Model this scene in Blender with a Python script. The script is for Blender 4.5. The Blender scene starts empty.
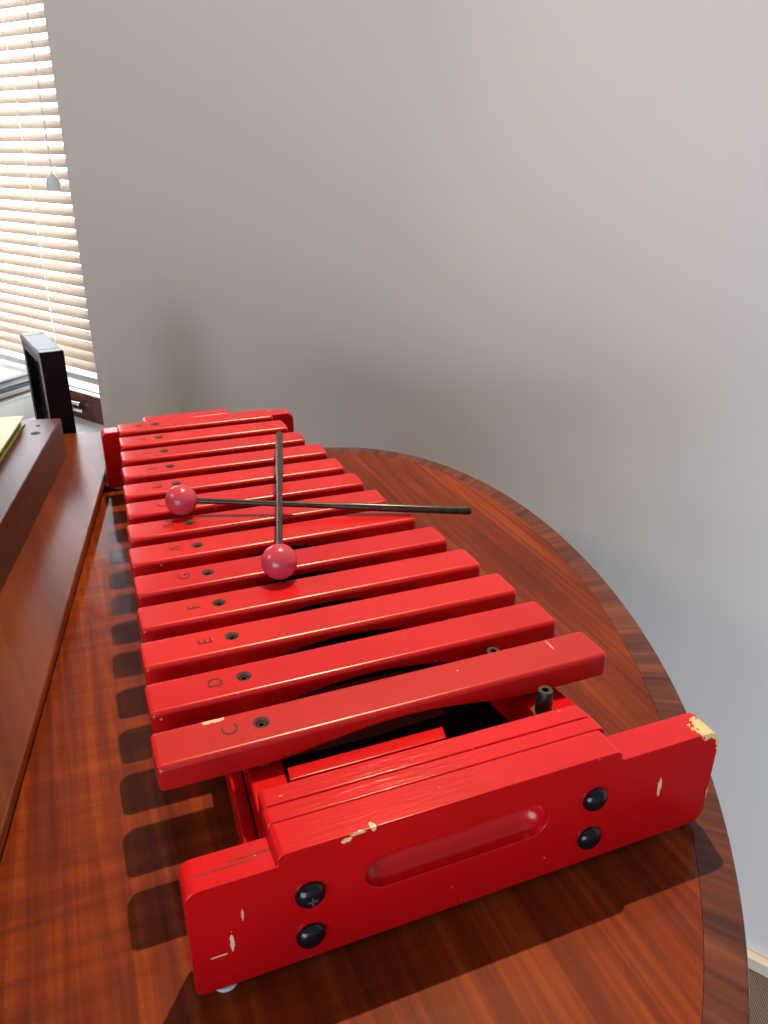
import bpy, bmesh, math, random
from mathutils import Vector, Matrix
random.seed(7)
P = 0.044                     # spacing of the tone bars in metres; the scene is laid out in this unit
TZ = -1.866                   # height of the tabletop under the bar tops, in bar spacings
TABLE_H = 0.73
C = bpy.context.scene.collection
PI = math.pi

def W(x, y, z):
    return Vector((x*P, y*P, (z-TZ)*P+TABLE_H))

# ------------------------------------------------------------------ materials
def new_mat(name):
    m = bpy.data.materials.new(name); m.use_nodes = True
    nt = m.node_tree; b = nt.nodes['Principled BSDF']
    return m, nt, b
def N(nt, t, **kw):
    n = nt.nodes.new(t)
    for k, v in kw.items(): setattr(n, k, v)
    return n
def simple(name, col, rough=0.5, metal=0.0, coat=0.0, bump=0.0, bscale=60, spec=0.5, vary=0.0):
    m, nt, b = new_mat(name)
    b.inputs['Base Color'].default_value = (*col, 1)
    b.inputs['Roughness'].default_value = rough
    b.inputs['Metallic'].default_value = metal
    b.inputs['Specular IOR Level'].default_value = spec
    b.inputs['Coat Weight'].default_value = coat
    tc = N(nt, 'ShaderNodeTexCoord')
    ns = N(nt, 'ShaderNodeTexNoise'); ns.inputs['Scale'].default_value = bscale; ns.inputs['Detail'].default_value = 4
    nt.links.new(tc.outputs['Object'], ns.inputs['Vector'])
    if vary:
        mx = N(nt, 'ShaderNodeMix', data_type='RGBA'); mx.blend_type = 'MULTIPLY'
        mx.inputs[6].default_value = (*col, 1)
        cr = N(nt, 'ShaderNodeValToRGB'); cr.color_ramp.elements[0].color = (1-vary,)*3+(1,); cr.color_ramp.elements[1].color = (1, 1, 1, 1)
        cr.color_ramp.elements[0].position = 0.35; cr.color_ramp.elements[1].position = 0.65
        nt.links.new(ns.outputs['Fac'], cr.inputs[0]); nt.links.new(cr.outputs[0], mx.inputs[7]); mx.inputs[0].default_value = 1
        nt.links.new(mx.outputs[2], b.inputs['Base Color'])
    if bump:
        bp = N(nt, 'ShaderNodeBump'); bp.inputs['Strength'].default_value = bump; bp.inputs['Distance'].default_value = 0.001
        nt.links.new(ns.outputs['Fac'], bp.inputs['Height']); nt.links.new(bp.outputs['Normal'], b.inputs['Normal'])
    return m

RED = (0.62, 0.004, 0.006)
def red_paint(name, chips=(), peel=0.25, col=RED, lines=(), rough=0.2, specks=True):
    """glossy red enamel; chips = (x,y,z,rx,ry,rz) ellipsoids of bare wood in the thing's own metres"""
    m, nt, b = new_mat(name)
    tc = N(nt, 'ShaderNodeTexCoord')
    n1 = N(nt, 'ShaderNodeTexNoise'); n1.inputs['Scale'].default_value = 14; n1.inputs['Detail'].default_value = 3
    nt.links.new(tc.outputs['Object'], n1.inputs['Vector'])
    cr = N(nt, 'ShaderNodeValToRGB')
    cr.color_ramp.elements[0].color = (col[0]*.86, col[1]*.9, col[2]*.9, 1); cr.color_ramp.elements[0].position = .35
    cr.color_ramp.elements[1].color = (*col, 1); cr.color_ramp.elements[1].position = .65
    nt.links.new(n1.outputs['Fac'], cr.inputs[0])
    cur = cr.outputs[0]
    mp = N(nt, 'ShaderNodeMapping'); mp.inputs['Scale'].default_value = (60, 420, 420)
    nt.links.new(tc.outputs['Object'], mp.inputs['Vector'])
    n2 = N(nt, 'ShaderNodeTexNoise'); n2.inputs['Scale'].default_value = 1; n2.inputs['Detail'].default_value = 3
    nt.links.new(mp.outputs[0], n2.inputs['Vector'])
    bp = N(nt, 'ShaderNodeBump'); bp.inputs['Strength'].default_value = peel; bp.inputs['Distance'].default_value = 0.0004
    nt.links.new(n2.outputs['Fac'], bp.inputs['Height']); nt.links.new(bp.outputs['Normal'], b.inputs['Normal'])
    if specks:   # fine pale scuffs
        n3 = N(nt, 'ShaderNodeTexNoise'); n3.inputs['Scale'].default_value = 210; n3.inputs['Detail'].default_value = 2
        nt.links.new(tc.outputs['Object'], n3.inputs['Vector'])
        c3 = N(nt, 'ShaderNodeValToRGB'); c3.color_ramp.elements[0].position = .755; c3.color_ramp.elements[1].position = .79
        nt.links.new(n3.outputs['Fac'], c3.inputs[0])
        mx = N(nt, 'ShaderNodeMix', data_type='RGBA'); mx.inputs[7].default_value = (.85, .32, .16, 1)
        nt.links.new(c3.outputs[0], mx.inputs[0]); nt.links.new(cur, mx.inputs[6]); cur = mx.outputs[2]
    if chips:
        nd = N(nt, 'ShaderNodeTexNoise'); nd.inputs['Scale'].default_value = 330; nd.inputs['Detail'].default_value = 5
        nt.links.new(tc.outputs['Object'], nd.inputs['Vector'])
        for ch in chips:
            x, y, z, rx, ry, rz = ch[:6]; colr = ch[6] if len(ch) > 6 else (.86, .60, .28, 1); th = ch[7] if len(ch) > 7 else .62
            a = N(nt, 'ShaderNodeVectorMath', operation='SUBTRACT'); a.inputs[1].default_value = (x, y, z)
            nt.links.new(tc.outputs['Object'], a.inputs[0])
            d = N(nt, 'ShaderNodeVectorMath', operation='DIVIDE'); d.inputs[1].default_value = (rx, ry, rz)
            nt.links.new(a.outputs[0], d.inputs[0])
            l = N(nt, 'ShaderNodeVectorMath', operation='LENGTH'); nt.links.new(d.outputs[0], l.inputs[0])
            # falls from 1 at the middle; the noise breaks its edge up
            s = N(nt, 'ShaderNodeMath', operation='MULTIPLY_ADD'); s.inputs[1].default_value = -0.55; s.inputs[2].default_value = 0.65
            nt.links.new(l.outputs['Value'], s.inputs[0])
            s2 = N(nt, 'ShaderNodeMath', operation='ADD'); nt.links.new(s.outputs[0], s2.inputs[0]); nt.links.new(nd.outputs['Fac'], s2.inputs[1])
            g = N(nt, 'ShaderNodeMath', operation='GREATER_THAN'); g.inputs[1].default_value = th; nt.links.new(s2.outputs[0], g.inputs[0])
            mx = N(nt, 'ShaderNodeMix', data_type='RGBA'); mx.inputs[7].default_value = colr
            nt.links.new(g.outputs[0], mx.inputs[0]); nt.links.new(cur, mx.inputs[6]); cur = mx.outputs[2]
    nt.links.new(cur, b.inputs['Base Color'])
    b.inputs['Roughness'].default_value = rough
    b.inputs['Specular IOR Level'].default_value = .52
    b.inputs['Coat Weight'].default_value = 0; b.inputs['Coat Roughness'].default_value = .11; b.inputs['Coat IOR'].default_value = 1.5
    return m

def wood(name, dark, mid, light, axis='Y', grain=60, rough=.3, ripple=0.0, coat=.3, uv=False, big=3.0, rot=0.0, rip_x=False, crough=.07, lo=.34, hi=.68):
    m, nt, b = new_mat(name)
    tc = N(nt, 'ShaderNodeTexCoord')
    mp0 = N(nt, 'ShaderNodeMapping'); mp0.inputs['Rotation'].default_value = (0, 0, rot)
    nt.links.new(tc.outputs['UV' if uv else 'Object'], mp0.inputs['Vector'])
    mp = N(nt, 'ShaderNodeMapping')
    sc = {'Y': (grain, grain*.035, grain), 'X': (grain*.035, grain, grain), 'Z': (grain, grain, grain*.035)}[axis]
    mp.inputs['Scale'].default_value = sc
    nt.links.new(mp0.outputs[0], mp.inputs['Vector'])
    n1 = N(nt, 'ShaderNodeTexNoise'); n1.inputs['Scale'].default_value = 1; n1.inputs['Detail'].default_value = 6; n1.inputs['Distortion'].default_value = .4
    nt.links.new(mp.outputs[0], n1.inputs['Vector'])
    # wide streaks
    mp2 = N(nt, 'ShaderNodeMapping'); k = big*4
    mp2.inputs['Scale'].default_value = {'Y': (k, k*.09, k), 'X': (k*.09, k, k), 'Z': (k, k, k*.09)}[axis]
    nt.links.new(mp0.outputs[0], mp2.inputs['Vector'])
    n2 = N(nt, 'ShaderNodeTexNoise'); n2.inputs['Scale'].default_value = 1; n2.inputs['Detail'].default_value = 3; n2.inputs['Distortion'].default_value = .3
    nt.links.new(mp2.outputs[0], n2.inputs['Vector'])
    ad = N(nt, 'ShaderNodeMix', data_type='FLOAT'); ad.inputs[0].default_value = .4 if ripple else .55
    nt.links.new(n1.outputs['Fac'], ad.inputs[2]); nt.links.new(n2.outputs['Fac'], ad.inputs[3])
    fac = ad.outputs[0]
    if ripple:
        mp3 = N(nt, 'ShaderNodeMapping')
        mp3.inputs['Scale'].default_value = {'Y': (6, 95, 9), 'X': (75, 9, 9), 'Z': (9, 9, 75)}[axis]
        nt.links.new(mp0.outputs[0], mp3.inputs['Vector'])
        n3 = N(nt, 'ShaderNodeTexNoise'); n3.inputs['Scale'].default_value = 1; n3.inputs['Detail'].default_value = 2; n3.inputs['Distortion'].default_value = .5
        nt.links.new(mp3.outputs[0], n3.inputs['Vector'])
        # the figure comes and goes across the veneer
        n4 = N(nt, 'ShaderNodeTexNoise'); n4.inputs['Scale'].default_value = 5; nt.links.new(mp0.outputs[0], n4.inputs['Vector'])
        s = N(nt, 'ShaderNodeMath', operation='SUBTRACT'); s.inputs[1].default_value = .5; nt.links.new(n3.outputs['Fac'], s.inputs[0])
        s2 = N(nt, 'ShaderNodeMath', operation='MULTIPLY'); nt.links.new(s.outputs[0], s2.inputs[0]); nt.links.new(n4.outputs['Fac'], s2.inputs[1])
        s3 = N(nt, 'ShaderNodeMath', operation='MULTIPLY_ADD'); s3.inputs[1].default_value = ripple*2; nt.links.new(s2.outputs[0], s3.inputs[0]); nt.links.new(fac, s3.inputs[2])
        fac = s3.outputs[0]
        if rip_x:      # the figured leaf is the one nearest the desk
            sx = N(nt, 'ShaderNodeSeparateXYZ'); nt.links.new(tc.outputs['Object'], sx.inputs[0])
            mr = N(nt, 'ShaderNodeMapRange'); mr.inputs[1].default_value = -.03; mr.inputs[2].default_value = -.12; mr.inputs[3].default_value = .12; mr.inputs[4].default_value = 1
            nt.links.new(sx.outputs[0], mr.inputs[0])
            mm = N(nt, 'ShaderNodeMath', operation='MULTIPLY'); nt.links.new(s2.outputs[0], mm.inputs[0]); nt.links.new(mr.outputs[0], mm.inputs[1])
            nt.links.new(mm.outputs[0], s3.inputs[0])
    cr = N(nt, 'ShaderNodeValToRGB'); e = cr.color_ramp.elements
    e[0].position = lo; e[0].color = (*dark, 1); e[1].position = hi; e[1].color = (*light, 1)
    el = cr.color_ramp.elements.new(.5); el.color = (*mid, 1)
    nt.links.new(fac, cr.inputs[0]); nt.links.new(cr.outputs[0], b.inputs['Base Color'])
    b.inputs['Roughness'].default_value = rough
    b.inputs['Coat Weight'].default_value = coat; b.inputs['Coat Roughness'].default_value = crough; b.inputs['Specular IOR Level'].default_value = .1
    bp = N(nt, 'ShaderNodeBump'); bp.inputs['Strength'].default_value = .08; bp.inputs['Distance'].default_value = .0004
    nt.links.new(n1.outputs['Fac'], bp.inputs['Height']); nt.links.new(bp.outputs['Normal'], b.inputs['Normal'])
    return m

# ------------------------------------------------------------------ mesh helpers
def obj(name, bm, mat, parent=None, smooth=True, bevel=0, seg=3, angle=40):
    me = bpy.data.meshes.new(name)
    bmesh.ops.recalc_face_normals(bm, faces=bm.faces[:])
    bm.to_mesh(me); bm.free()
    o = bpy.data.objects.new(name, me); C.objects.link(o)
    if mat: me.materials.append(mat)
    if parent: o.parent = parent
    if smooth:
        for p in me.polygons: p.use_smooth = True
        if bevel:
            md = o.modifiers.new('bevel', 'BEVEL'); md.width = bevel; md.segments = seg
            md.limit_method = 'ANGLE'; md.angle_limit = math.radians(angle); md.harden_normals = True
        else:
            me.set_sharp_from_angle(angle=math.radians(angle))
    return o
def thing(name, label, cat, loc, group=None):
    o = bpy.data.objects.new(name, None); C.objects.link(o); o.location = loc
    o.empty_display_size = .02; o['label'] = label; o['category'] = cat
    if group: o['group'] = group
    return o
def tag(o, label, cat, group=None):
    o['label'] = label; o['category'] = cat
    if group: o['group'] = group
    return o
def struct(o): o['kind'] = 'structure'; return o

def quadbox(bm, corners_bottom, corners_top):
    vb = [bm.verts.new(c) for c in corners_bottom]; vt = [bm.verts.new(c) for c in corners_top]
    n = len(vb)
    bm.faces.new(vb[::-1]); bm.faces.new(vt)
    for i in range(n): bm.faces.new([vb[i], vb[(i+1) % n], vt[(i+1) % n], vt[i]])
def prism_z(pts, z0, z1, off):
    bm = bmesh.new()
    quadbox(bm, [W(x, y, z0)-off for x, y in pts], [W(x, y, z1)-off for x, y in pts])
    return bm
def prism_y(pts, y0, y1, off):          # outline in x,z, thickness along y
    bm = bmesh.new()
    quadbox(bm, [W(x, y0, z)-off for x, z in pts], [W(x, y1, z)-off for x, z in pts])
    return bm
def rounded(pts, radii, seg=7):
    out = []; n = len(pts)
    for i, p in enumerate(pts):
        r = radii[i] if isinstance(radii, (list, tuple)) else radii
        p = Vector(p); a = (Vector(pts[i-1])-p).normalized(); b = (Vector(pts[(i+1) % n])-p).normalized()
        if r <= 0: out.append(tuple(p)); continue
        ang = a.angle(b); d = r/math.tan(ang/2)
        c = p+(a+b).normalized()*(r/math.sin(ang/2))
        s, e = p+a*d-c, p+b*d-c
        a0 = math.atan2(s.y, s.x); a1 = math.atan2(e.y, e.x); da = (a1-a0+PI) % (2*PI)-PI
        for k in range(seg+1):
            t = a0+da*k/seg; out.append((c.x+r*math.cos(t), c.y+r*math.sin(t)))
    return out
def lathe(bm, prof, origin, axis=Vector((0, 0, 1)), seg=32):
    """prof = (radius, height) pairs along axis, in metres"""
    q = axis.to_track_quat('Z', 'Y'); rings = []
    for r, h in prof:
        if r < 1e-6: rings.append([bm.verts.new(origin+q @ Vector((0, 0, h)))])
        else: rings.append([bm.verts.new(origin+q @ Vector((r*math.cos(2*PI*k/seg), r*math.sin(2*PI*k/seg), h))) for k in range(seg)])
    for a, b in zip(rings, rings[1:]):
        for k in range(seg):
            k2 = (k+1) % seg
            if len(a) == 1 and len(b) == 1: continue
            if len(a) == 1: bm.faces.new([a[0], b[k], b[k2]])
            elif len(b) == 1: bm.faces.new([a[k], b[0], a[k2]])
            else: bm.faces.new([a[k], b[k], b[k2], a[k2]])
def boolean(o, cutters):
    for cbm in cutters:
        me = bpy.data.meshes.new('cut'); bmesh.ops.recalc_face_normals(cbm, faces=cbm.faces[:]); cbm.to_mesh(me); cbm.free()
        c = bpy.data.objects.new('cut', me); C.objects.link(c)
        c.location = o.parent.location if o.parent else (0, 0, 0)
        md = o.modifiers.new('b', 'BOOLEAN'); md.operation = 'DIFFERENCE'; md.object = c; md.solver = 'EXACT'
        bpy.context.view_layer.update()
        dg = bpy.context.evaluated_depsgraph_get()
        nm = bpy.data.meshes.new_from_object(o.evaluated_get(dg))
        o.modifiers.remove(md); o.data = nm
        bpy.data.objects.remove(c); bpy.data.meshes.remove(me)

# ------------------------------------------------------------------ the room
WA = math.radians(122)
WU = Vector((math.cos(WA), math.sin(WA), 0)); WN = Vector((math.sin(WA), -math.cos(WA), 0)); W0 = Vector((14.7, 4.35, 0))
def WP(s, off, z):
    p = W0+WU*s+WN*off; return W(p.x, p.y, z)
ZF = TZ-TABLE_H/P
ZC = ZF+2.5/P
SR, SL, DB = -30, 75, -62          # right wall, left wall, back wall, in bar spacings along the wall / out from it

def wall_mat():
    m, nt, b = new_mat('wall_paint')
    b.inputs['Base Color'].default_value = (.80, .745, .695, 1); b.inputs['Roughness'].default_value = .62
    tc = N(nt, 'ShaderNodeTexCoord'); n = N(nt, 'ShaderNodeTexNoise'); n.inputs['Scale'].default_value = 240; n.inputs['Detail'].default_value = 3
    nt.links.new(tc.outputs['Object'], n.inputs['Vector'])
    bp = N(nt, 'ShaderNodeBump'); bp.inputs['Strength'].default_value = .12; bp.inputs['Distance'].default_value = .0006
    nt.links.new(n.outputs['Fac'], bp.inputs['Height']); nt.links.new(bp.outputs['Normal'], b.inputs['Normal'])
    return m
M_wall = wall_mat()
M_ceil = simple('ceiling_white', (.55, .54, .52), .8)
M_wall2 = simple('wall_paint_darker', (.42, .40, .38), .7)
def carpet_mat():
    m, nt, b = new_mat('ribbed_carpet')
    tc = N(nt, 'ShaderNodeTexCoord'); mp = N(nt, 'ShaderNodeMapping'); mp.inputs['Rotation'].default_value = (0, 0, math.radians(20))
    nt.links.new(tc.outputs['Object'], mp.inputs['Vector'])
    w = N(nt, 'ShaderNodeTexWave'); w.inputs['Scale'].default_value = 95; w.inputs['Distortion'].default_value = 1.2; w.inputs['Detail'].default_value = 2; w.inputs['Detail Scale'].default_value = 3
    nt.links.new(mp.outputs[0], w.inputs['Vector'])
    cr = N(nt, 'ShaderNodeValToRGB'); cr.color_ramp.elements[0].color = (.10, .07, .05, 1); cr.color_ramp.elements[1].color = (.33, .26, .21, 1)
    nt.links.new(w.outputs['Fac'], cr.inputs[0]); nt.links.new(cr.outputs[0], b.inputs['Base Color'])
    b.inputs['Roughness'].default_value = .95
    bp = N(nt, 'ShaderNodeBump'); bp.inputs['Strength'].default_value = .8; bp.inputs['Distance'].default_value = .003
    nt.links.new(w.outputs['Fac'], bp.inputs['Height']); nt.links.new(bp.outputs['Normal'], b.inputs['Normal'])
    return m

def wbox(bm, s0, s1, o0, o1, z0, z1):    # box in wall coordinates
    quadbox(bm, [WP(s0, o0, z0), WP(s1, o0, z0), WP(s1, o1, z0), WP(s0, o1, z0)], [WP(s0, o0, z1), WP(s1, o0, z1), WP(s1, o1, z1), WP(s0, o1, z1)])
WS0, WS1, WZ0, WZ1 = 32.16, 66.0, -6.9, 17.0     # window opening
bm = bmesh.new()
wbox(bm, SR, WS0, 0, 4, ZF, ZC)
wbox(bm, WS1, SL, 0, 4, ZF, ZC)
wbox(bm, WS0, WS1, 0, 4, ZF, WZ0-.45)
wbox(bm, WS0, WS1, 0, 4, WZ1, ZC)
struct(obj('wall_back', bm, M_wall, smooth=False))
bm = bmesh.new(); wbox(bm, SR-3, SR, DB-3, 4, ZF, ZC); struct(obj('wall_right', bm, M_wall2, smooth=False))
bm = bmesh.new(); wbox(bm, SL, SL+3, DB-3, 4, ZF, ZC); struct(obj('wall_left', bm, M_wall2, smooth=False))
# wall behind the camera, with the second window of the room
B0, B1, BZ0, BZ1 = -28, 6, -17.8, 14.0
bm = bmesh.new()
wbox(bm, SR, B0, DB-3, DB, ZF, ZC); wbox(bm, B1, SL, DB-3, DB, ZF, ZC)
wbox(bm, B0, B1, DB-3, DB, ZF, BZ0); wbox(bm, B0, B1, DB-3, DB, BZ1, ZC)
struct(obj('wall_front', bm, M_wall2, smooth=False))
bm = bmesh.new(); wbox(bm, SR-3, SL+3, DB-3, 4, ZF-2, ZF); struct(obj('floor', bm, carpet_mat(), smooth=False))
bm = bmesh.new(); wbox(bm, SR-3, SL+3, DB-3, 4, ZC, ZC+2); struct(obj('ceiling', bm, M_ceil, smooth=False))
M_base = simple('cream_gloss', (.74, .66, .50), .35)
bm = bmesh.new(); wbox(bm, SR, SL, -.3, 0, ZF, ZF+.55)
struct(obj('baseboard_back', bm, M_base, bevel=.003))

# window in the back wall
M_frame = wood('window_timber', (.045, .013, .008), (.10, .03, .016), (.17, .055, .03), axis='X', grain=90, rough=.35)
M_white = simple('white_gloss', (.86, .87, .88), .25)
bm = bmesh.new()
FO = 1.3
wbox(bm, WS0, WS1, FO, FO+1.0, WZ0, WZ0+1.45)
wbox(bm, WS0, WS1, FO, FO+1.0, WZ1-1.2, WZ1)
for s in (WS0, 48.5, WS1-1.2):
    wbox(bm, s, s+1.2, FO, FO+1.0, WZ0+1.45, WZ1-1.2)
win = struct(obj('window_1', bm, M_frame, bevel=.003, seg=2))
bm = bmesh.new(); wbox(bm, WS0+1.2, 48.5, FO+.45, FO+.55, WZ0+1.45, WZ1-1.2); wbox(bm, 49.7, WS1-1.2, FO+.45, FO+.55, WZ0+1.45, WZ1-1.2)
gm, nt, b = new_mat('window_glass'); b.inputs['Transmission Weight'].default_value = 1; b.inputs['Roughness'].default_value = 0; b.inputs['IOR'].default_value = 1.05
b.inputs['Base Color'].default_value = (1, 1, 1, 1)
o = obj('glass', bm, gm, win, smooth=False)
bm = bmesh.new(); wbox(bm, WS0, WS1, -4.2, FO+1.2, WZ0-.45, WZ0)
o = obj('window_sill', bm, M_white, win, bevel=.004)
# chrome catch on the frame's bottom rail
M_chrome = simple('chrome', (.85, .86, .88), .15, metal=1)
bm = bmesh.new()
for z, s in ((-5.95, 35.6), (-6.3, 35.4)):
    wbox(bm, s, s+1.0, FO-.35, FO, z-.09, z+.09)
obj('window_catch', bm, M_chrome, win, bevel=.003)

# venetian blind: one thing, slats as parts
def slat_mat():
    m, nt, b = new_mat('blind_slat')
    b.inputs['Base Color'].default_value = (.84, .75, .66, 1); b.inputs['Roughness'].default_value = .45
    tr = N(nt, 'ShaderNodeBsdfTranslucent'); tr.inputs['Color'].default_value = (.88, .74, .61, 1)
    mx = N(nt, 'ShaderNodeMixShader'); mx.inputs[0].default_value = .26
    nt.links.new(b.outputs[0], mx.inputs[1]); nt.links.new(tr.outputs[0], mx.inputs[2])
    nt.links.new(mx.outputs[0], nt.nodes['Material Output'].inputs['Surface'])
    return m
M_slat = slat_mat()
base = WP(49, .55, -4.3)
blind = thing('venetian_blind', 'pale slatted venetian blind hanging half open in the window', 'blind', base)
PITCH = .504
def slat_bm(z):
    bm = bmesh.new(); n = 5; w = .50; th = math.radians(44); rows = []
    for s in (WS0+.12, WS1-.12):
        up, dn = [], []
        for k in range(n+1):
            t = -1+2*k/n; a = t*w/2; crown = .035*(1-t*t)
            o_ = .55+a*math.cos(th)-crown*math.sin(th); zz = z+a*math.sin(th)+crown*math.cos(th)
            up.append(bm.verts.new(WP(s, o_, zz)-base)); dn.append(bm.verts.new(WP(s, o_+.008, zz-.012)-base))
        rows.append((up, dn))
    (u0, d0), (u1, d1) = rows
    for k in range(n):
        bm.faces.new([u0[k], u0[k+1], u1[k+1], u1[k]]); bm.faces.new([d0[k], d1[k], d1[k+1], d0[k+1]])
    bm.faces.new([u0[0], u1[0], d1[0], d0[0]]); bm.faces.new([u0[n], d0[n], d1[n], u1[n]])
    bm.faces.new(u0+d0[::-1]); bm.faces.new(u1[::-1]+d1)
    return bm
z = -3.55; k = 0
while z < WZ1-.8:
    obj('slat', slat_bm(z), M_slat, blind, angle=60); z += PITCH; k += 1
def bbox(bm, s0, s1, o0, o1, z0, z1):
    f = lambda s, o_, zz: WP(s, o_, zz)-base
    quadbox(bm, [f(s0, o0, z0), f(s1, o0, z0), f(s1, o1, z0), f(s0, o1, z0)], [f(s0, o0, z1), f(s1, o0, z1), f(s1, o1, z1), f(s0, o1, z1)])
bm = bmesh.new(); bbox(bm, WS0+.1, WS1-.1, .3, .85, -4.3, -3.98); obj('bottom_rail', bm, M_white, blind, bevel=.003)
bm = bmesh.new(); bbox(bm, WS0+.1, WS1-.1, .1, 1.1, WZ1-.8, WZ1-.05); obj('head_rail', bm, M_white, blind, bevel=.003)
M_cord, nt, b = new_mat('cord_white'); tr = N(nt, 'ShaderNodeBsdfTranslucent'); tr.inputs['Color'].default_value = (1, 1, .98, 1)
mxs = N(nt, 'ShaderNodeMixShader'); mxs.inputs[0].default_value = .7; b.inputs['Base Color'].default_value = (.95, .95, .93, 1)
nt.links.new(b.outputs[0], mxs.inputs[1]); nt.links.new(tr.outputs[0], mxs.inputs[2]); nt.links.new(mxs.outputs[0], nt.nodes['Material Output'].inputs['Surface'])
for s in (35.55, 44, 53, 62):
    bm = bmesh.new()
    bbox(bm, s-.045, s+.045, .24, .27, -4.0, WZ1-.8)
    obj('ladder_cord', bm, M_cord, blind)
bm = bmesh.new(); lathe(bm, [(0, 0), (.013, .002), (.013, .018), (.004, .03), (.0012, .032), (.0012, .42), (0, .42)], WP(33.45, .1, 4.4)-base, seg=12)
obj('pull_cord', bm, M_white, blind)

# ------------------------------------------------------------------ table
M_top = wood('mahogany_veneer', (.055, .006, .002), (.155, .023, .003), (.31, .066, .007), axis='Y', grain=170, rough=.5, ripple=.36, coat=.24, lo=.27, hi=.74, big=7, rip_x=True)
M_border = wood('crossbanding', (.035, .010, .007), (.10, .027, .013), (.19, .058, .024), axis='Y', grain=150, rough=.5, uv=True, coat=.5, big=14)
M_edge = simple('dark_line', (.035, .012, .008), .35)
ecx, ecy, ea, eb, et = .262, 3.784, 5.63, 10.475, -.327
def ell(a, k=0.0):
    c, s = math.cos(et), math.sin(et); u = (ea-k)*math.cos(a); v = (eb-k)*math.sin(a)
    return (ecx+u*c-v*s, ecy+u*s+v*c)
tbl = thing('oval_table', 'polished mahogany oval table with a dark banded rim under the red xylophone', 'table', (ecx*P, ecy*P, 0))
off = tbl.location.copy()
NE = 220
BW = .50
def edge_x(y): return -3.12+.18*(y-12.8)
# the curved end of the table; its straight inner side tucks in under the desk
def table_run(k):
    pts = []
    for q in range(NE+1):
        a = -PI/2-.02+(PI+.04)*q/NE; pts.append(ell(a, k))
    c, s_ = math.cos(et), math.sin(et)
    top = pts[-1]; bot = pts[0]
    tt = (top[0]-(edge_x(top[1])-.6))/(c+.18*s_) if True else 0
    tb = (bot[0]-(edge_x(bot[1])-.6))/(c+.18*s_)
    return [(bot[0]-c*tb, bot[1]-s_*tb)]+pts+[(top[0]-c*tt, top[1]-s_*tt)]
inner = table_run(BW); outer = table_run(0); NP = len(inner)
bm = bmesh.new()
quadbox(bm, [W(x, y, TZ-.45)-off for x, y in inner], [W(x, y, TZ)-off for x, y in inner])
obj('tabletop', bm, M_top, tbl, angle=30)
bm = bmesh.new(); uvl = bm.loops.layers.uv.new('UVMap')
prof = [(BW-.006, TZ-.45), (BW-.006, TZ), (BW-.05, TZ), (.05, TZ), (.015, TZ-.02), (0, TZ-.06), (0, TZ-.36), (.04, TZ-.45)]
def bl(k, kk): 
    f = kk/BW; return (outer[k][0]*(1-f)+inner[k][0]*f, outer[k][1]*(1-f)+inner[k][1]*f)
rings = [[bm.verts.new(W(*bl(k, kk), zz)-off) for kk, zz in prof] for k in range(NP)]
arc = [0]
for k in range(NP-1):
    arc.append(arc[-1]+(rings[k+1][3].co-rings[k][3].co).length)
for k in range(NP-1):
    r0, r1 = rings[k], rings[k+1]; m = len(prof)
    for j in range(m):
        j2 = (j+1) % m; f = bm.faces.new([r0[j], r1[j], r1[j2], r0[j2]])
        for lp, (uu, vv) in zip(f.loops, [(arc[k], j), (arc[k+1], j), (arc[k+1], j2 or m), (arc[k], j2 or m)]):
            lp[uvl].uv = (uu*1.0, vv*.011+uu*.3)
bm.faces.new(rings[0]); bm.faces.new(rings[-1][::-1])
obj('edge_band', bm, M_border, tbl, angle=30)
M_leg = wood('dark_leg', (.04, .012, .006), (.09, .025, .012), (.15, .05, .02), axis='Z', grain=60)
ztop = TABLE_H-.45*P
bm = bmesh.new(); lathe(bm, [(0, .05), (.05, .05), (.06, .12), (.045, .25), (.04, .45), (.06, .6), (.11, ztop), (0, ztop)], Vector((0, 0, 0)), seg=40)
obj('pedestal', bm, M_leg, tbl)
bm = bmesh.new(); lathe(bm, [(0, 0), (.19, 0), (.2, .012), (.19, .03), (.08, .05), (0, .05)], Vector((0, 0, 0)), seg=48)
obj('pedestal_base', bm, M_leg, tbl)

# ------------------------------------------------------------------ desk at the left, its top laid a little over the table
M_desk = wood('desk_veneer', (.055, .009, .003), (.11, .023, .006), (.18, .046, .011), axis='Y', grain=70, rough=.4, crough=.2, coat=.5, rot=-.18, big=3)
ZD = -1.49
def edge_x(y): return -3.12+.18*(y-12.8)
ye0, ye1 = -8.0, 16.45
desk = thing('writing_desk', 'brown wooden desk with a straight polished top edge left of the xylophone', 'desk', (-10*P, 5*P, 0))
off = desk.location.copy()
bm = prism_z(rounded([(edge_x(ye0), ye0), (edge_x(ye1), ye1), (-17, 18.9), (-17, ye0)], [.1, .25, .1, .1], 4), ZD-.2, ZD, off)
obj('desktop', bm, M_desk, desk, bevel=.0022)
obj('shade_gap_block', prism_z([(edge_x(ye0)-.35, ye0+.2), (edge_x(ye1)-.35, ye1-.3), (-16.8, 18.5), (-16.8, ye0+.2)], TZ+.004, ZD-.2, off), simple('desk_edge_shade', (.02, .008, .005), .6), desk)  # near-black recessed block, added for the shade below the desk edge
for y0 in (-7.2, 16.0):
    bm = bmesh.new(); quadbox(bm, [W(x, y, ZF)-off for x, y in ((-16.5, y0), (-8.5, y0), (-8.5, y0+.6), (-16.5, y0+.6))],
                              [W(x, y, TZ+.004)-off for x, y in ((-16.5, y0), (-8.5, y0), (-8.5, y0+.6), (-16.5, y0+.6))])
    obj('side_panel', bm, M_leg, desk, bevel=.002)

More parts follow.
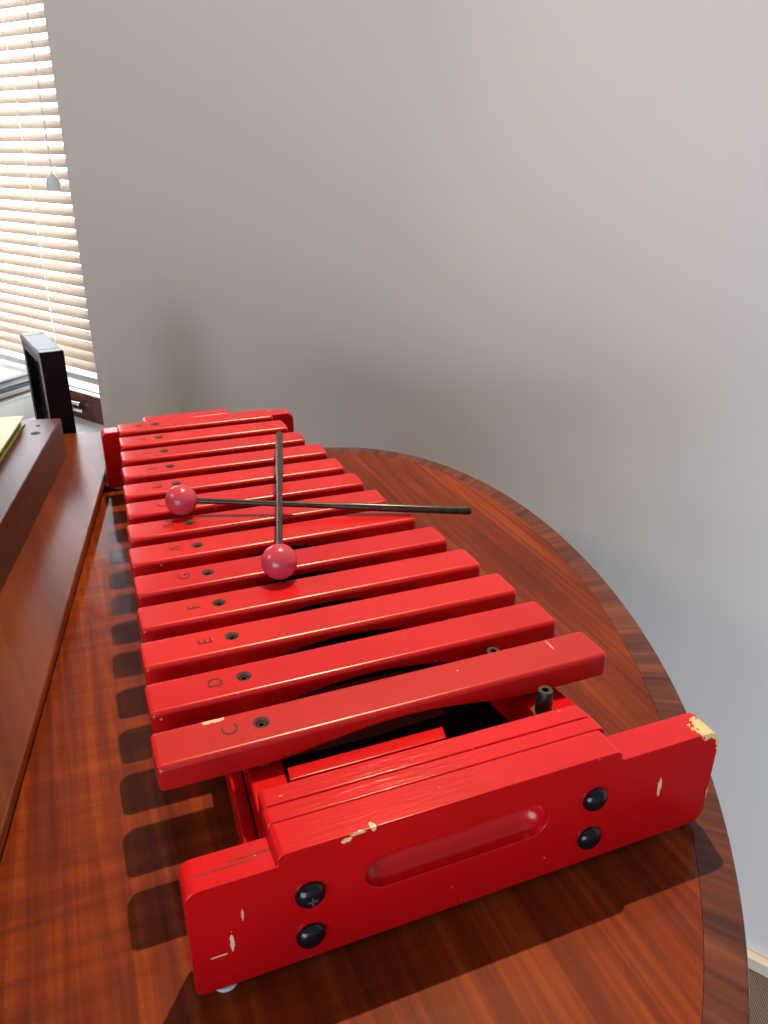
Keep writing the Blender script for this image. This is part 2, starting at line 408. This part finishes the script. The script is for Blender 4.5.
# long wooden box lying on the desk
M_box = wood('box_wood', (.035, .008, .005), (.065, .017, .010), (.11, .033, .02), axis='Y', grain=85, rough=.4, crough=.32, coat=.7, rot=-.18)
ZB = ZD+1.08
def bx_x(y): return -3.98+.199*(y-14.69)
box = thing('wooden_box', 'long dark wooden box with a screw hole on top, lying on the desk', 'box', W(-6, 8, ZD))
off = box.location.copy()
bm = prism_z([(bx_x(-4), -4), (bx_x(14.75), 14.75), (-9.5, 15.8), (-11.5, -4)], ZD, ZB, off)
obj('body', bm, M_box, box, bevel=.0016)
M_hole = simple('hole_dark', (.02, .012, .01), .6)
for x, y, r in ((-4.62, 14.0-.35, .10), (-4.55, 14.25, .045)):
    bm = bmesh.new(); lathe(bm, [(0, .0002), (r*P, .0002), (r*P*1.15, 0), (r*P*1.15, -.001), (0, -.001)], W(x, y, ZB)-off+Vector((0, 0, .0003)), seg=20)
    obj('screw_hole', bm, M_hole, box)
# book lying on the box
bk = thing('green_book', 'thin book with a pale cover and green edge on the wooden box', 'book', W(-6.3, 11, ZB))
off = bk.location.copy()
bp_ = [(-4.86, 14.45), (-5.52, 10.9), (-9.0, 11.6), (-8.4, 15.1)]
def inset(pts, k):
    c = sum((Vector(p) for p in pts), Vector((0, 0)))/len(pts)
    return [tuple(Vector(p)+(c-Vector(p)).normalized()*k) for p in pts]
obj('back_cover', prism_z(bp_, ZB+.001, ZB+.05, off), simple('green_cover', (.10, .16, .03), .4), bk, bevel=.0006)
obj('pages', prism_z(inset(bp_, .12), ZB+.05, ZB+.2, off), simple('page_edges', (.30, .33, .12), .7, bump=.4, bscale=300), bk)
obj('front_cover', prism_z(bp_, ZB+.2, ZB+.25, off), simple('peach_cover', (.78, .55, .36), .35, vary=.12, bscale=25), bk, bevel=.0006)

# black metal upright frame standing on the floor behind the desk
M_black = simple('black_powder_coat', (.003, .004, .006), .30, spec=.3, bump=.2, bscale=400)
M_pale = simple('pale_edge', (.42, .40, .40), .45)
fr = [(-4.29, 17.0), (-3.63, 17.12), (-4.16, 19.98), (-4.82, 19.9)]       # front-left, front-right, back-right, back-left
ZT = .88
up = thing('black_upright', 'black rectangular metal frame with a pale edge, standing behind the desk by the blind', 'stand', W(-4.2, 18.5, ZF))
off = up.location.copy()
def lerp(a, b, t): return (a[0]+(b[0]-a[0])*t, a[1]+(b[1]-a[1])*t)
fl, frr, br, blk = fr
t = .13
obj('front_post', prism_z([fl, frr, lerp(frr, br, t), lerp(fl, blk, t)], ZF, ZT, off), M_black, up, bevel=.0012)
obj('rear_post', prism_z([lerp(fl, blk, 1-t), lerp(frr, br, 1-t), br, blk], ZF, ZT, off), M_black, up, bevel=.0012)
obj('top_plate', prism_z([lerp(fl, blk, t), lerp(frr, br, t), lerp(frr, br, 1-t), lerp(fl, blk, 1-t)], ZT-.4, ZT, off), M_black, up, bevel=.0012)
obj('side_panel', prism_z([lerp(lerp(fl, blk, t), lerp(frr, br, t), .3), lerp(lerp(fl, blk, t), lerp(frr, br, t), .8), lerp(lerp(fl, blk, 1-t), lerp(frr, br, 1-t), .8), lerp(lerp(fl, blk, 1-t), lerp(frr, br, 1-t), .3)], ZF+.5, ZT-.4, off), M_black, up)
# pale strip along the left edge of the front post and the top
bm = bmesh.new()
f = lambda p, zz: W(p[0], p[1], zz)-off
e0 = lerp(fl, frr, -.03); e1 = lerp(lerp(fl, frr, -.03), lerp(blk, br, -.03), .045)
quadbox(bm, [f(e0, ZF+1), f(fl, ZF+1), f(lerp(fl, blk, .045), ZF+1), f(e1, ZF+1)], [f(e0, ZT-.02), f(fl, ZT-.02), f(lerp(fl, blk, .045), ZT-.02), f(e1, ZT-.02)])
e2 = lerp(lerp(fl, frr, -.03), lerp(blk, br, -.03), 1)
quadbox(bm, [f(e0, ZT-.14), f(fl, ZT-.14), f(blk, ZT-.14), f(e2, ZT-.14)], [f(e0, ZT-.02), f(fl, ZT-.02), f(blk, ZT-.02), f(e2, ZT-.02)])
bmesh.ops.remove_doubles(bm, verts=bm.verts[:], dist=1e-6)
o = obj('edge_strip', bm, M_pale, up); o['label'] = 'pale grey edge strip'

# magazines on the window sill
mcols = [(.75, .70, .62), (.10, .10, .11), (.72, .50, .38), (.62, .66, .68), (.08, .09, .11), (.80, .78, .74), (.55, .42, .35), (.15, .13, .14), (.80, .75, .70)]
names = ['cream', 'black', 'peach', 'grey', 'charcoal', 'white', 'tan', 'dark', 'ivory']
bc = WP(42, -1.2, WZ0)
bm = bmesh.new(); pts = [(37.6, -3.6), (38.6, 1.0), (46.5, .2), (45.5, -4.0)]
quadbox(bm, [WP(a, b_, WZ0+.003)-bc for a, b_ in pts], [WP(a, b_, WZ0+1.1)-bc for a, b_ in pts])
o = obj('paper_box', bm, simple('cream_card', (.86, .83, .74), .6), None, bevel=.002); o.location = bc
tag(o, 'low cream box on the window sill with the magazine stack on it', 'box')
zz = WZ0+1.1
for k, (cc, nm) in enumerate(zip(mcols, names)):
    s0 = 37.7+.10*((k*7) % 4); h = .145
    pts = [(s0, -3.2), (s0+.8, .95), (s0+6.8, .2), (s0+6, -3.6)]
    ctr = WP(s0+3, -.6, zz)
    bm = bmesh.new(); quadbox(bm, [WP(a, b_, zz+.006)-ctr for a, b_ in pts], [WP(a, b_, zz+h)-ctr for a, b_ in pts])
    where = ('lowest of the stack, on the cream box' if k == 0 else 'top of the stack on the sill' if k == 8 else 'between the %s and %s ones in the stack on the sill' % (names[k-1], names[k+1]))
    o = obj('magazine', bm, simple('magazine_'+nm, cc, .4), None, bevel=.0015, seg=2); o.location = ctr
    tag(o, '%s magazine, %s' % (nm, where), 'magazine', 'magazines stacked on the window sill')
    zz += h

# ------------------------------------------------------------------ xylophone
XO = W(0, 5, TZ)
xyl = thing('xylophone', 'red wooden xylophone with lettered bars and a slotted end board on the table', 'xylophone', XO)
def X(x, y, z): return W(x, y, z)-XO
def chip(x, y, z, rx, ry, rz, *r):
    v = X(x, y, z); return (v.x, v.y, v.z, rx*P, ry*P, rz*P)+r
ZRAIL = -.43
brown = (.16, .03, .012, 1)
near_chips = [chip(3.22, -1.78, -.30, .22, .22, .10), chip(3.34, -1.85, -.42, .05, .12, .16), chip(3.345, -1.9, -1.3, .02, .03, .10),
              chip(2.50, -1.9, -.92, .028, .05, .14), chip(-1.66, -1.9, -.20, .07, .05, .035), chip(-1.53, -1.9, -.15, .09, .05, .025), chip(-1.36, -1.87, -.13, .035, .06, .05),
              chip(-2.93, -1.9, -1.15, .022, .05, .16, (.9, .62, .5, 1)), chip(-3.08, -1.9, -1.28, .09, .05, .012, (.9, .55, .4, 1)), chip(-2.80, -1.9, -.78, .012, .05, .09, (.85, .45, .35, 1)),
              chip(-2.95, -1.70, -.28, .42, .012, .03, brown, .66), chip(-2.62, -1.64, -.28, .28, .016, .03, brown, .66)]
M_end = red_paint('red_enamel_end', near_chips, peel=.35)
M_lam = red_paint('red_enamel_laminate', [], peel=.8, rough=.2)
M_red = red_paint('red_enamel', [], peel=.18, specks=False)
YF, YB = -1.89, -1.46
ZW, ZR, ZBT, HW = -.28, -.13, -1.79, 3.35
def end_outline(hw, cx, rl, rr, zb, zw, zr):
    pts = [(cx-hw, zb), (cx+hw, zb), (cx+hw, zw), (rr, zw), (rr, zr), (rl, zr), (rl, zw), (cx-hw, zw)]
    return rounded(pts, [.10, .2, .2, .05, .10, .08, .03, .14], 6)
bm = prism_y(end_outline(HW, 0, -2.40, 1.83, ZBT, ZW, ZR), YF, YB, XO)
eb_ = obj('end_board', bm, M_end, xyl)
# hand slot with a coved inside
cut = bmesh.new(); r = .255; sx0, sx1, zc = -1.45+r, .86-r, -.82
prof = []
seg = 24; nb = 10; rings = []
stations = [(sx0-r*math.cos(a), r*math.sin(a)) for a in [PI/2*k/nb for k in range(nb+1)]]+[(sx1+r*math.sin(a), r*math.cos(a)) for a in [PI/2*k/nb for k in range(nb+1)]]
for xs, rr_ in stations:
    if rr_ < 1e-4: rings.append([cut.verts.new(X(xs, YF, zc))])
    else: rings.append([cut.verts.new(X(xs, YF+rr_*math.cos(2*PI*q/seg)*1.0, zc+rr_*math.sin(2*PI*q/seg))) for q in range(seg)])
for a, b2 in zip(rings, rings[1:]):
    for q in range(seg):
        q2 = (q+1) % seg
        if len(a) == 1: cut.faces.new([a[0], b2[q], b2[q2]])
        elif len(b2) == 1: cut.faces.new([a[q], b2[0], a[q2]])
        else: cut.faces.new([a[q], b2[q], b2[q2], a[q2]])
boolean(eb_, [cut])
for p in eb_.data.polygons: p.use_smooth = True
md = eb_.modifiers.new('bevel', 'BEVEL'); md.width = .0022; md.segments = 4; md.limit_method = 'ANGLE'; md.angle_limit = math.radians(50); md.harden_normals = True
# dome bolts
M_bolt = simple('black_bolt', (.004, .006, .009), .16, spec=.45)
for i, (x, z) in enumerate(((-2.08, -.80), (-2.09, -1.42), (1.50, -.76), (1.50, -1.39))):
    bm = bmesh.new(); r = .168*P
    lathe(bm, [(0, .0045)]+[(r*math.sin(a), .0045*math.cos(a)+.0004) for a in [PI/2*k/8 for k in range(1, 9)]]+[(r, -.001), (0, -.001)], X(x, YF, z), Vector((0, -1, 0)), 32)
    o = obj('bolt', bm, M_bolt, eb_, angle=60)
    if i == 0:
        bm = bmesh.new()
        for a, b2 in ((.055, .012), (.012, .055)):
            quadbox(bm, [X(x+sx*a, YF-.001, z+sz*b2)+Vector((0, -.0045, 0)) for sx, sz in ((-1, -1), (1, -1), (1, 1), (-1, 1))], [X(x+sx*a, YF-.014, z+sz*b2)+Vector((0, -.0045, 0)) for sx, sz in ((-1, -1), (1, -1), (1, 1), (-1, 1))])
        o2 = obj('bolt_mark', bm, simple('worn_plastic', (.10, .07, .09), .5), eb_)
# laminated inner boards
for y0, y1, zt, xl, xr in ((-1.46, -1.22, -.12, -2.40, 1.88), (-1.22, -.95, -.11, -2.38, 1.84)):
    out = rounded([(xl, -1.62), (xr, -1.62), (xr, zt), (xl, zt)], [.02, .02, .10, .06], 5)
    obj('inner_board', prism_y(out, y0+.002, y1, XO), M_lam, xyl, bevel=.0024, seg=4)
# side rails, tapering towards the far end
YE = 12.62
def lx(y): return -2.36+.0616*(y+.5)
def rx(y): return 2.03-.139*(y+.4)
obj('side_rail', prism_z([(lx(-.95), -.95), (lx(-.95)+.42, -.95), (lx(YE)+.42, YE), (lx(YE), YE)], -.95, ZRAIL, XO), M_red, xyl, bevel=.001)
obj('side_rail', prism_z([(rx(-.95), -.95), (rx(YE), YE), (rx(YE)-.62, YE), (rx(-.95)-.62, -.95)], -.95, ZRAIL, XO), M_red, xyl, bevel=.0015)
obj('side_panel', prism_z([(lx(-1.4)-.17, -1.4), (lx(-1.4)-.004, -1.4), (lx(YE)-.004, YE), (lx(YE)-.17, YE)], -1.6, -1.0, XO), M_red, xyl, bevel=.001)
obj('side_panel', prism_z([(rx(-.95), -.95), (rx(YE), YE), (rx(YE)-.14, YE), (rx(-.95)-.14, -.95)], -1.6, -.96, XO), M_red, xyl, bevel=.001)
# cross strip beside the near end and resonator floor
obj('cross_strip', prism_z([(-1.93, -.67), (.09, -.67), (.14, -.46), (-1.91, -.46)], -.42, -.36, XO), M_red, xyl, bevel=.0005)
M_dark = simple('inside_shade', (.012, .003, .003), .9, spec=0)  # near-black colour stands in for the shade below the bars
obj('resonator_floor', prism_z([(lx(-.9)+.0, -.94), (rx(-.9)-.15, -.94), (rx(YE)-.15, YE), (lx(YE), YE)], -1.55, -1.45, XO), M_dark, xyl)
# far end board
fcx, fhw, fyaw = -.57, 2.50, 0
bm = prism_y(end_outline(fhw, fcx, -2.02, .22, ZBT, ZW, -.10), YE, YE+.43, XO)
fe = obj('end_board', bm, M_end, xyl, bevel=.0022, seg=4, angle=50)
# clear rubber feet
M_foot = simple('clear_rubber', (.75, .82, .9), .2, coat=.5)
for x, y in ((-3.03, -1.765), (2.95, -1.70), (fcx-2.25, YE+.2), (fcx+2.25, YE+.2)):
    bm = bmesh.new(); lathe(bm, [(0, 0), (.12*P, 0), (.14*P, .001), (.14*P, (ZBT-TZ)*P-.0003), (0, (ZBT-TZ)*P-.0003)], X(x, y, TZ), seg=24)
    obj('rubber_foot', bm, M_foot, eb_ if y < 0 else fe)

# tone bars
BARS = [(-.312, .006, .004, 3.03), (-.378, .996, .002, 2.914), (-.40, 1.992, -.002, 2.843), (-.428, 2.971, -.002, 2.746), (-.463, 3.98, -.001, 2.663),
        (-.529, 5.024, -.005, 2.573), (-.593, 5.988, -.012, 2.441), (-.611, 6.992, -.012, 2.355), (-.634, 7.971, -.009, 2.29), (-.624, 9.006, -.01, 2.225),
        (-.702, 10.013, -.010, 2.089), (-.745, 11.013, -.006, 1.991), (-.774, 12.033, -.012, 1.911)]
HOLE = [-2.084, -2.074, -2.018, -2.006, -1.986, -1.975, -1.952, -1.921, -1.892, -1.864, -1.850, -1.834, -1.800]
NOTE = 'CDEFGABCDEFGA'
BWD, BT = .672, .36
def bar_profile(ins, arch):
    hw = BWD/2-ins; zt = -ins*.6; zb = -BT+arch+ins*.6
    return rounded([(-hw, zb), (hw, zb), (hw, zt), (-hw, zt)], [.045, .045, .075, .075], 6)
def make_bar(i, mat):
    cx, cy, th, L = BARS[i]; c, s = math.cos(th), math.sin(th)
    st = [(-L, .045), (-L+.012, .022), (-L+.035, .006), (-L+.07, 0)]
    nmid = 22
    st += [(-L+.07+(2*L-.14)*k/nmid, 0) for k in range(1, nmid)]
    st += [(L-.07, 0), (L-.035, .006), (L-.012, .022), (L, .045)]
    bm = bmesh.new(); rings = []
    for u, ins in st:
        t = abs(u)/(.58*L); arch = .19*(.5+.5*math.cos(PI*min(t, 1)))**.75 if t < 1 else 0
        rings.append([bm.verts.new(X(cx+u*c-v*s, cy+u*s+v*c, z)) for v, z in bar_profile(ins, arch)])
    n = len(rings[0])
    for a, b2 in zip(rings, rings[1:]):
        for k in range(n): bm.faces.new([a[k], a[(k+1) % n], b2[(k+1) % n], b2[k]])
    bm.faces.new(rings[0][::-1]); bm.faces.new(rings[-1])
    o = obj('tone_bar', bm, mat, xyl, angle=50)
    return o
M_rubber = simple('black_rubber', (.012, .011, .010), .45)
M_ring = simple('bare_wood_rim', (.10, .045, .035), .55)
M_ink = simple('stamped_ink', (.06, .003, .003), .45)
barmats = [red_paint('red_bar_%d' % k, [], peel=.14, col=cc, rough=rr_) for k, (cc, rr_) in enumerate((((.57, .008, .007), .28), ((.55, .005, .006), .25), ((.59, .009, .007), .27)))]
M_bar0 = red_paint('red_bar_worn', [chip(-2.62, .27, 0, .16, .045, .03, (.95, .55, .38, 1), .66), chip(.62, .1, 0, .012, .02, .02), chip(2.1, .16, 0, .02, .16, .02, (.85, .3, .2, 1), .72)], peel=.14, col=(.50, .010, .009), rough=.28)
BARS = [(a, b_, c_, d_+.03-.0025*k) for k, (a, b_, c_, d_) in enumerate(BARS)]
for i in range(13):
    cx, cy, th, L = BARS[i]
    o = make_bar(i, M_bar0 if i == 0 else barmats[i % 3])
    hx = HOLE[i]; hy = cy+.02
    cut = bmesh.new(); lathe(cut, [(0, -.03), (.082*P, -.03), (.082*P, -.02*P), (.112*P, .004*P), (.112*P, .02), (0, .02)], X(hx, hy, 0), seg=28)
    boolean(o, [cut])
    for p in o.data.polygons: p.use_smooth = True
    o.data.set_sharp_from_angle(angle=math.radians(50))
    md = o.modifiers.new('wn', 'WEIGHTED_NORMAL'); md.keep_sharp = True; md.weight = 100
    bm = bmesh.new(); lathe(bm, [(.060*P, -.34*P), (.080*P, -.30*P), (.080*P, -.022*P), (.108*P, -.004*P), (.100*P, .004*P), (.066*P, -.03*P), (.060*P, -.34*P)], X(hx, hy, 0), seg=28)
    obj('hole_rim', bm, M_ring, o)
    bm = bmesh.new(); lathe(bm, [(.030*P, -.30*P), (.030*P, -.045*P), (.036*P, -.035*P), (.054*P, -.035*P), (.058*P, -.045*P), (.058*P, -.33*P), (.030*P, -.33*P), (.030*P, -.30*P)], X(hx, hy, 0), seg=24)
    lathe(bm, [(0, -.10*P), (.031*P, -.10*P), (.031*P, -.12*P), (0, -.12*P)], X(hx, hy, 0), seg=16)
    obj('locating_peg', bm, M_rubber, xyl)
    # stamped note letter, its foot towards the hole
    cu = bpy.data.curves.new('letter', 'FONT'); cu.body = NOTE[i]; cu.size = .285*P; cu.align_x = 'CENTER'; cu.align_y = 'CENTER'; cu.extrude = .00015; cu.offset = -.0001
    cu.resolution_u = 3
    to = bpy.data.objects.new('letter', cu); C.objects.link(to); bpy.context.view_layer.update()
    me = bpy.data.meshes.new_from_object(to.evaluated_get(bpy.context.evaluated_depsgraph_get()))
    bpy.data.objects.remove(to)
    lo = bpy.data.objects.new('note_letter', me); C.objects.link(lo); lo.parent = o
    me.transform(Matrix.Translation(X(hx-.37, cy+.02, .0015)) @ Matrix.Rotation(PI/2, 4, 'Z'))
    me.materials.append(M_ink)
# soft pads under the bars on both rails, rubber sleeves between bars on the right rail
M_felt = simple('brown_felt', (.13, .07, .025), .9, bump=.5, bscale=500)
for k in range(14):
    y = k-.62 if k == 0 else k-.52
    px = rx(y)-.52-.006*k
    bm = bmesh.new(); R = P; d = 0 if k == 0 else -.06 if k == 1 else -.13
    lathe(bm, [(.045*R, 0), (.112*R, 0), (.112*R, (.22+d)*R), (.104*R, (.24+d)*R), (.104*R, (.355+d)*R), (.094*R, (.37+d)*R), (.045*R, (.37+d)*R), (.045*R, 0)], X(px, y, ZRAIL), seg=24)
    lathe(bm, [(0, (.25+d)*R), (.046*R, (.25+d)*R), (.046*R, (.27+d)*R), (0, (.27+d)*R)], X(px, y, ZRAIL), seg=16)
    pg = obj('rubber_sleeve', bm, M_rubber, xyl)
    bm = bmesh.new(); lathe(bm, [(0, 0), (.15*R, 0), (.15*R, .03*R), (0, .03*R)], X(px, y, ZRAIL), seg=20)
    obj('felt_washer', bm, M_felt, xyl)
for sgn in (0, 1):
    a, b2 = (-.25, 12.4)
    f0 = (lambda y: lx(y)+.21) if sgn == 0 else (lambda y: rx(y)-.26)
    obj('felt_strip', prism_z([(f0(a)-.06, a), (f0(a)+.06, a), (f0(b2)+.06, b2), (f0(b2)-.06, b2)], ZRAIL, -BT-.002, XO), M_felt, xyl)

# ------------------------------------------------------------------ mallets
M_ball = simple('pink_red_lacquer', (.56, .055, .09), .25, coat=.15, vary=.12, bscale=60)
def stick_mat():
    m, nt, b = new_mat('dark_mottled_rattan')
    tc = N(nt, 'ShaderNodeTexCoord'); n = N(nt, 'ShaderNodeTexNoise'); n.inputs['Scale'].default_value = 160; n.inputs['Detail'].default_value = 4
    nt.links.new(tc.outputs['Object'], n.inputs['Vector'])
    cr = N(nt, 'ShaderNodeValToRGB'); e = cr.color_ramp.elements; e[0].position = .4; e[0].color = (.012, .010, .007, 1); e[1].position = .72; e[1].color = (.045, .032, .015, 1)
    nt.links.new(n.outputs['Fac'], cr.inputs[0]); nt.links.new(cr.outputs[0], b.inputs['Base Color']); b.inputs['Roughness'].default_value = .3
    return m
M_stick = stick_mat()
def mallet(a, b2, r0, r1, label):
    t = thing('mallet', label, 'mallet', W(*a), 'xylophone mallets')
    A = Vector((0, 0, 0)); D = W(*b2)-W(*a); ax = D.normalized(); Ln = D.length
    bm = bmesh.new(); bmesh.ops.create_uvsphere(bm, u_segments=48, v_segments=32, radius=.292*P)
    q = ax.to_track_quat('Z', 'Y')
    bmesh.ops.transform(bm, matrix=q.to_matrix().to_4x4(), verts=bm.verts[:])
    obj('ball_head', bm, M_ball, t)
    bm = bmesh.new(); g = .26*P
    lathe(bm, [(0, g), (r0*P, g), (r0*P, Ln*.52), (r0*P*1.12, Ln*.54), (r1*P, Ln*.60), (r1*P, Ln-.004), (r1*P*.85, Ln-.001), (r1*P*.5, Ln), (0, Ln)], A, ax, 24)
    obj('stick', bm, M_stick, t, angle=50)
mallet((-2.005, 6.42, .294), (3.12, 4.50, .055), .055, .078, 'mallet lying across the bars with its stick pointing right, under the other')
mallet((-.93, 3.40, .294), (.62, 9.12, .40), .058, .080, 'mallet with its stick pointing to the far end, crossing over the other')

# ------------------------------------------------------------------ light
def area(name, loc, target, sx, sy, power, col):
    l = bpy.data.lights.new(name, 'AREA'); l.shape = 'RECTANGLE'; l.size = sx; l.size_y = sy; l.energy = power; l.color = col
    o = bpy.data.objects.new(name, l); C.objects.link(o); o.location = loc
    o.rotation_euler = (Vector(target)-Vector(loc)).to_track_quat('-Z', 'Y').to_euler()
    return o
H = 37
lampP = W(7.4, 13.5, TZ+H)
l = bpy.data.lights.new('ceiling_spot', 'SPOT'); l.energy = 124; l.color = (1.0, .71, .42); l.shadow_soft_size = .012; l.spot_size = math.radians(54); l.spot_blend = .35
o = bpy.data.objects.new('ceiling_spot', l); C.objects.link(o); o.location = lampP
o.rotation_euler = (W(-1.5, 2.0, TZ)-lampP).to_track_quat('-Z', 'Y').to_euler()
# daylight from the window behind the camera
wc = WP((B0+B1)/2, DB-.5, (BZ0+BZ1)/2)
area('daylight', wc, wc+WN, (B1-B0)*P, (BZ1-BZ0)*P, 32, (.64, .79, 1.0))
# unseen ceiling light, set behind the camera to warm the wall's left
cl = WP(44, -46, ZC-.5)
area('ceiling_light', cl, WP(26, -10, 2), 1.0, 1.0, 23, (1.0, .80, .62))
# daylight at the blind's window, just outside the glass
w1 = WP((WS0+WS1)/2, FO+6, (WZ0+WZ1)/2)
area('daylight_blind', w1, w1-WN, (WS1-WS0)*P, (WZ1-WZ0)*P, 23, (.86, .94, 1.0))

wd = bpy.data.worlds.new('sky'); bpy.context.scene.world = wd; wd.use_nodes = True
bg = wd.node_tree.nodes['Background']; bg.inputs[0].default_value = (.80, .90, 1.0, 1); bg.inputs[1].default_value = 1.6

# ------------------------------------------------------------------ camera
R0 = ((0.927768, -0.3730757, 0.00781397), (-0.14956759, -0.39096741, -0.9081707), (0.34187143, 0.841403, -0.41852708))
cam = bpy.data.cameras.new('camera'); cam.sensor_fit = 'HORIZONTAL'; cam.sensor_width = 36; cam.lens = 800/768*36; cam.clip_start = .01
co = bpy.data.objects.new('camera', cam); C.objects.link(co)
rx_, ry_, rz_ = R0[0], [-v for v in R0[1]], [-v for v in R0[2]]
M = Matrix(((rx_[0], ry_[0], rz_[0]), (rx_[1], ry_[1], rz_[1]), (rx_[2], ry_[2], rz_[2]))).to_4x4()
M.translation = W(-3.6405863, -7.71631783, 6.40327443)
co.matrix_world = M
sc = bpy.context.scene; sc.camera = co
sc.view_settings.view_transform = 'Standard'; sc.view_settings.look = 'None'; sc.view_settings.gamma = 1; sc.view_settings.exposure = 0.2
sc.view_settings.use_curve_mapping = False
sc.cycles.use_denoising = True
sc.cycles.max_bounces = 8
